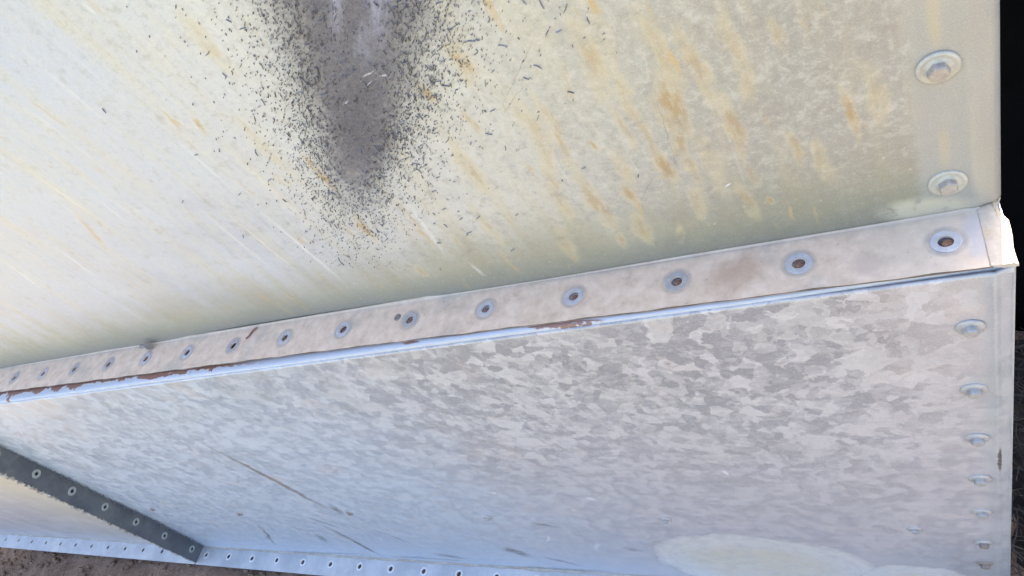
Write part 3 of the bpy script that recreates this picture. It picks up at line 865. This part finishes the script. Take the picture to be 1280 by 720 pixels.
# ================================================================ flecks on the upper sheet
def flecks():
    yk = [-80, 0, 120, 180, 250, 330, 360]
    ka = [.55, .640, .7501, .8406, .9478, 1.1134, 1.17]
    kd = [.20, .304, .45, .5335, .6577, .8348, .90]
    V, F = [], []
    def one(a, d, ln, wd, ang):
        base = up_fn(a, d) + OUT * .0014
        ex = Vector((-math.cos(ang), 0, -math.sin(ang))); ey = Vector((math.sin(ang), 0, -math.cos(ang)))
        b = len(V); bend = random.uniform(-.25, .25)
        for i, t in enumerate((-.5, -.17, .17, .5)):
            w = wd * (.35 if i in (0, 3) else 1)
            c = base + ex * (t * ln * U) + ey * ((t * t * 4) * bend * ln * .5 * U)
            V.append(c + ey * (w * U * .5)); V.append(c - ey * (w * U * .5)); V.append(c + OUT * (.0009))
        for i in range(3):
            q = b + i * 3
            F.append((q, q + 3, q + 5, q + 2)); F.append((q + 2, q + 5, q + 4, q + 1))
    cnt = 0
    while cnt < 6000:
        y = random.uniform(-80, 335)
        if y < 60: sx, keep = 52, .9
        elif y < 160: sx, keep = 50, 1.0
        else:
            k = (y - 160) / 175
            sx, keep = 46 - 4 * k, (1 - k) ** 1.5 + .04
        x = random.gauss(0, sx * (1 if random.random() < .85 else 1.7))
        if random.random() > keep: continue
        if random.random() < .96 * math.exp(-((x + 4) / (60.0 if y < 110 else max(14, 60 - (y - 110) * .30))) ** 4) * (1 if y < 205 else math.exp(-((y - 205) / 40) ** 2)): continue
        a = np.interp(y, yk, ka) + x / 100 * -.1429
        d = np.interp(y, yk, kd) + x / 100 * .0508
        if d > .985: continue
        far = abs(x) / sx + max(0, (y - 200) / 150)
        small = random.random() < .92
        px = random.uniform(1.0, 2.6) if small else random.uniform(3.2, 8)
        # the long axis mostly follows the smear
        ang = math.atan2(.76, .65) + random.gauss(0, .45)
        one(a, d, px * .0019, (.00085 if small else .0012) * random.uniform(.7, 1.3), ang)
        cnt += 1
    for _ in range(130):                      # stray slivers further out
        x = random.gauss(20, 120); y = random.uniform(-60, 300)
        a = np.interp(y, yk, ka) + x / 100 * -.1429; d = np.interp(y, yk, kd) + x / 100 * .0508
        if d < .97: one(a, d, random.uniform(3, 9) * .0018, .0018, math.atan2(.76, .65) + random.gauss(0, .7))
    o = link("dark_flecks", V, F, M_CHAFF, None, None, False, 'stuff')
    o['label'] = "black slivers stuck around the dark smear on the upper sheet"; o['category'] = "debris"
flecks()

# ================================================================ loose things on the flange
def loose_bolt():
    r = thing("loose_bolt", W(2.132, 1.0, -.833), "small loose hex bolt lying on the peach flange beside a hole", "bolt")
    base = ROOTLOC[r.name]
    zd = Vector((.80, -.25, .35)).normalized()
    V, F = hexhead(.0135 * U, .013 * U, -.006 * U)
    F.append(tuple(reversed(range(6))))
    h = inst("head", mesh_of("head", V, F, M_BOLT3), r, base + UPV * .0075, zd, .3)
    V, F = lathe([(.0001, -.032 * U), (.0062 * U, -.031 * U), (.0068 * U, -.026 * U), (.0068 * U, -.004 * U)], 14)
    inst("shank", mesh_of("shank", V, F, M_BOLT3), r, base + UPV * .0075, Vector((-.9, -.2, .25)).normalized() * -1, 0)
loose_bolt()

def sliver():
    p, q = W(1.652, 1.0, -.812), W(1.622, .9965, -.8450)
    V, F = [], []
    n = 7
    dr = (q - p).normalized(); sd = dr.cross(UPV).normalized()
    for i in range(n):
        t = i / (n - 1)
        c = p.lerp(q, t) + sd * (.0011 * math.sin(t * 7)) + UPV * .0012
        w = .0011 * (1.25 - .5 * abs(t - .4))
        for k in range(6):
            th = k * math.pi / 3
            V.append(c + sd * (w * math.cos(th)) + UPV * (w * .8 * math.sin(th)))
    for i in range(n - 1):
        for k in range(6):
            k2 = (k + 1) % 6
            F.append((i * 6 + k, i * 6 + k2, (i + 1) * 6 + k2, (i + 1) * 6 + k))
    F.append(tuple(range(6))[::-1]); F.append(tuple((n - 1) * 6 + k for k in range(6)))
    o = link("rusty_sliver", V, F, M_RUST, None, None, True)
    o['label'] = "thin rust brown sliver lying on the peach flange against a hole ring"; o['category'] = "twig"
sliver()

# ================================================================ behind on the right
def shade_sheet():  # added sheet, stands for deep shade and keeps sun off the ground
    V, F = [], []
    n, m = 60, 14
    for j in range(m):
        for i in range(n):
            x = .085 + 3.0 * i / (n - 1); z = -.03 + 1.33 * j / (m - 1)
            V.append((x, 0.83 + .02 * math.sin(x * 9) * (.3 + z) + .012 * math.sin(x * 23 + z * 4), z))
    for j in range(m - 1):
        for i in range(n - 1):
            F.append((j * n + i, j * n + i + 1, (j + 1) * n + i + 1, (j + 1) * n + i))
    o = link("shade_sheet", V, F, M_BLACK, None, None, True)
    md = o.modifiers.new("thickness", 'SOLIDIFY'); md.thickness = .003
    o['label'] = "black sheet added for the deep shade behind the right edge of the tank"; o['category'] = "sheet"
shade_sheet()

def straw():
    V, F = [], []
    for _ in range(1500):
        x, y = random.uniform(.0, .5), random.uniform(.2, .80)
        l = random.uniform(.015, .07); t = random.uniform(0, 6.28); r = random.uniform(.0005, .0012)
        b = len(V); bend = random.uniform(-.6, .6); z = random.uniform(.045, .062)
        for i in range(4):
            s = i / 3 - .5
            cx = x + math.cos(t + bend * s) * l * s; cy = y + math.sin(t + bend * s) * l * s; cz = z + random.uniform(-.003, .006)
            nx, ny = -math.sin(t), math.cos(t)
            V += [(cx + nx * r, cy + ny * r, cz), (cx - nx * r, cy - ny * r, cz), (cx, cy, cz + r * 1.6)]
        for i in range(3):
            q = b + i * 3
            F += [(q, q + 3, q + 5, q + 2), (q + 2, q + 5, q + 4, q + 1)]
    o = link("straw_litter", V, F, M_STRAW, None, None, False, 'stuff')
    o['label'] = "dry straw litter scattered on the soil right of the tank"; o['category'] = "straw"
straw()

def clods():
    def f():
        c = Vector((random.uniform(-3.6, -1.2), random.uniform(-.25, .5), 0))
        return c + Vector((0, 0, random.uniform(.0, .022))), .002 + .011 * random.random() ** 4
    o = crumbs("soil_clods", 6000, f, 1, M_SOIL, None)
    o['label'] = "brown soil crumbs and small clods along the bottom of the tank"; o['category'] = "soil"
clods()
bpy.context.view_layer.update()
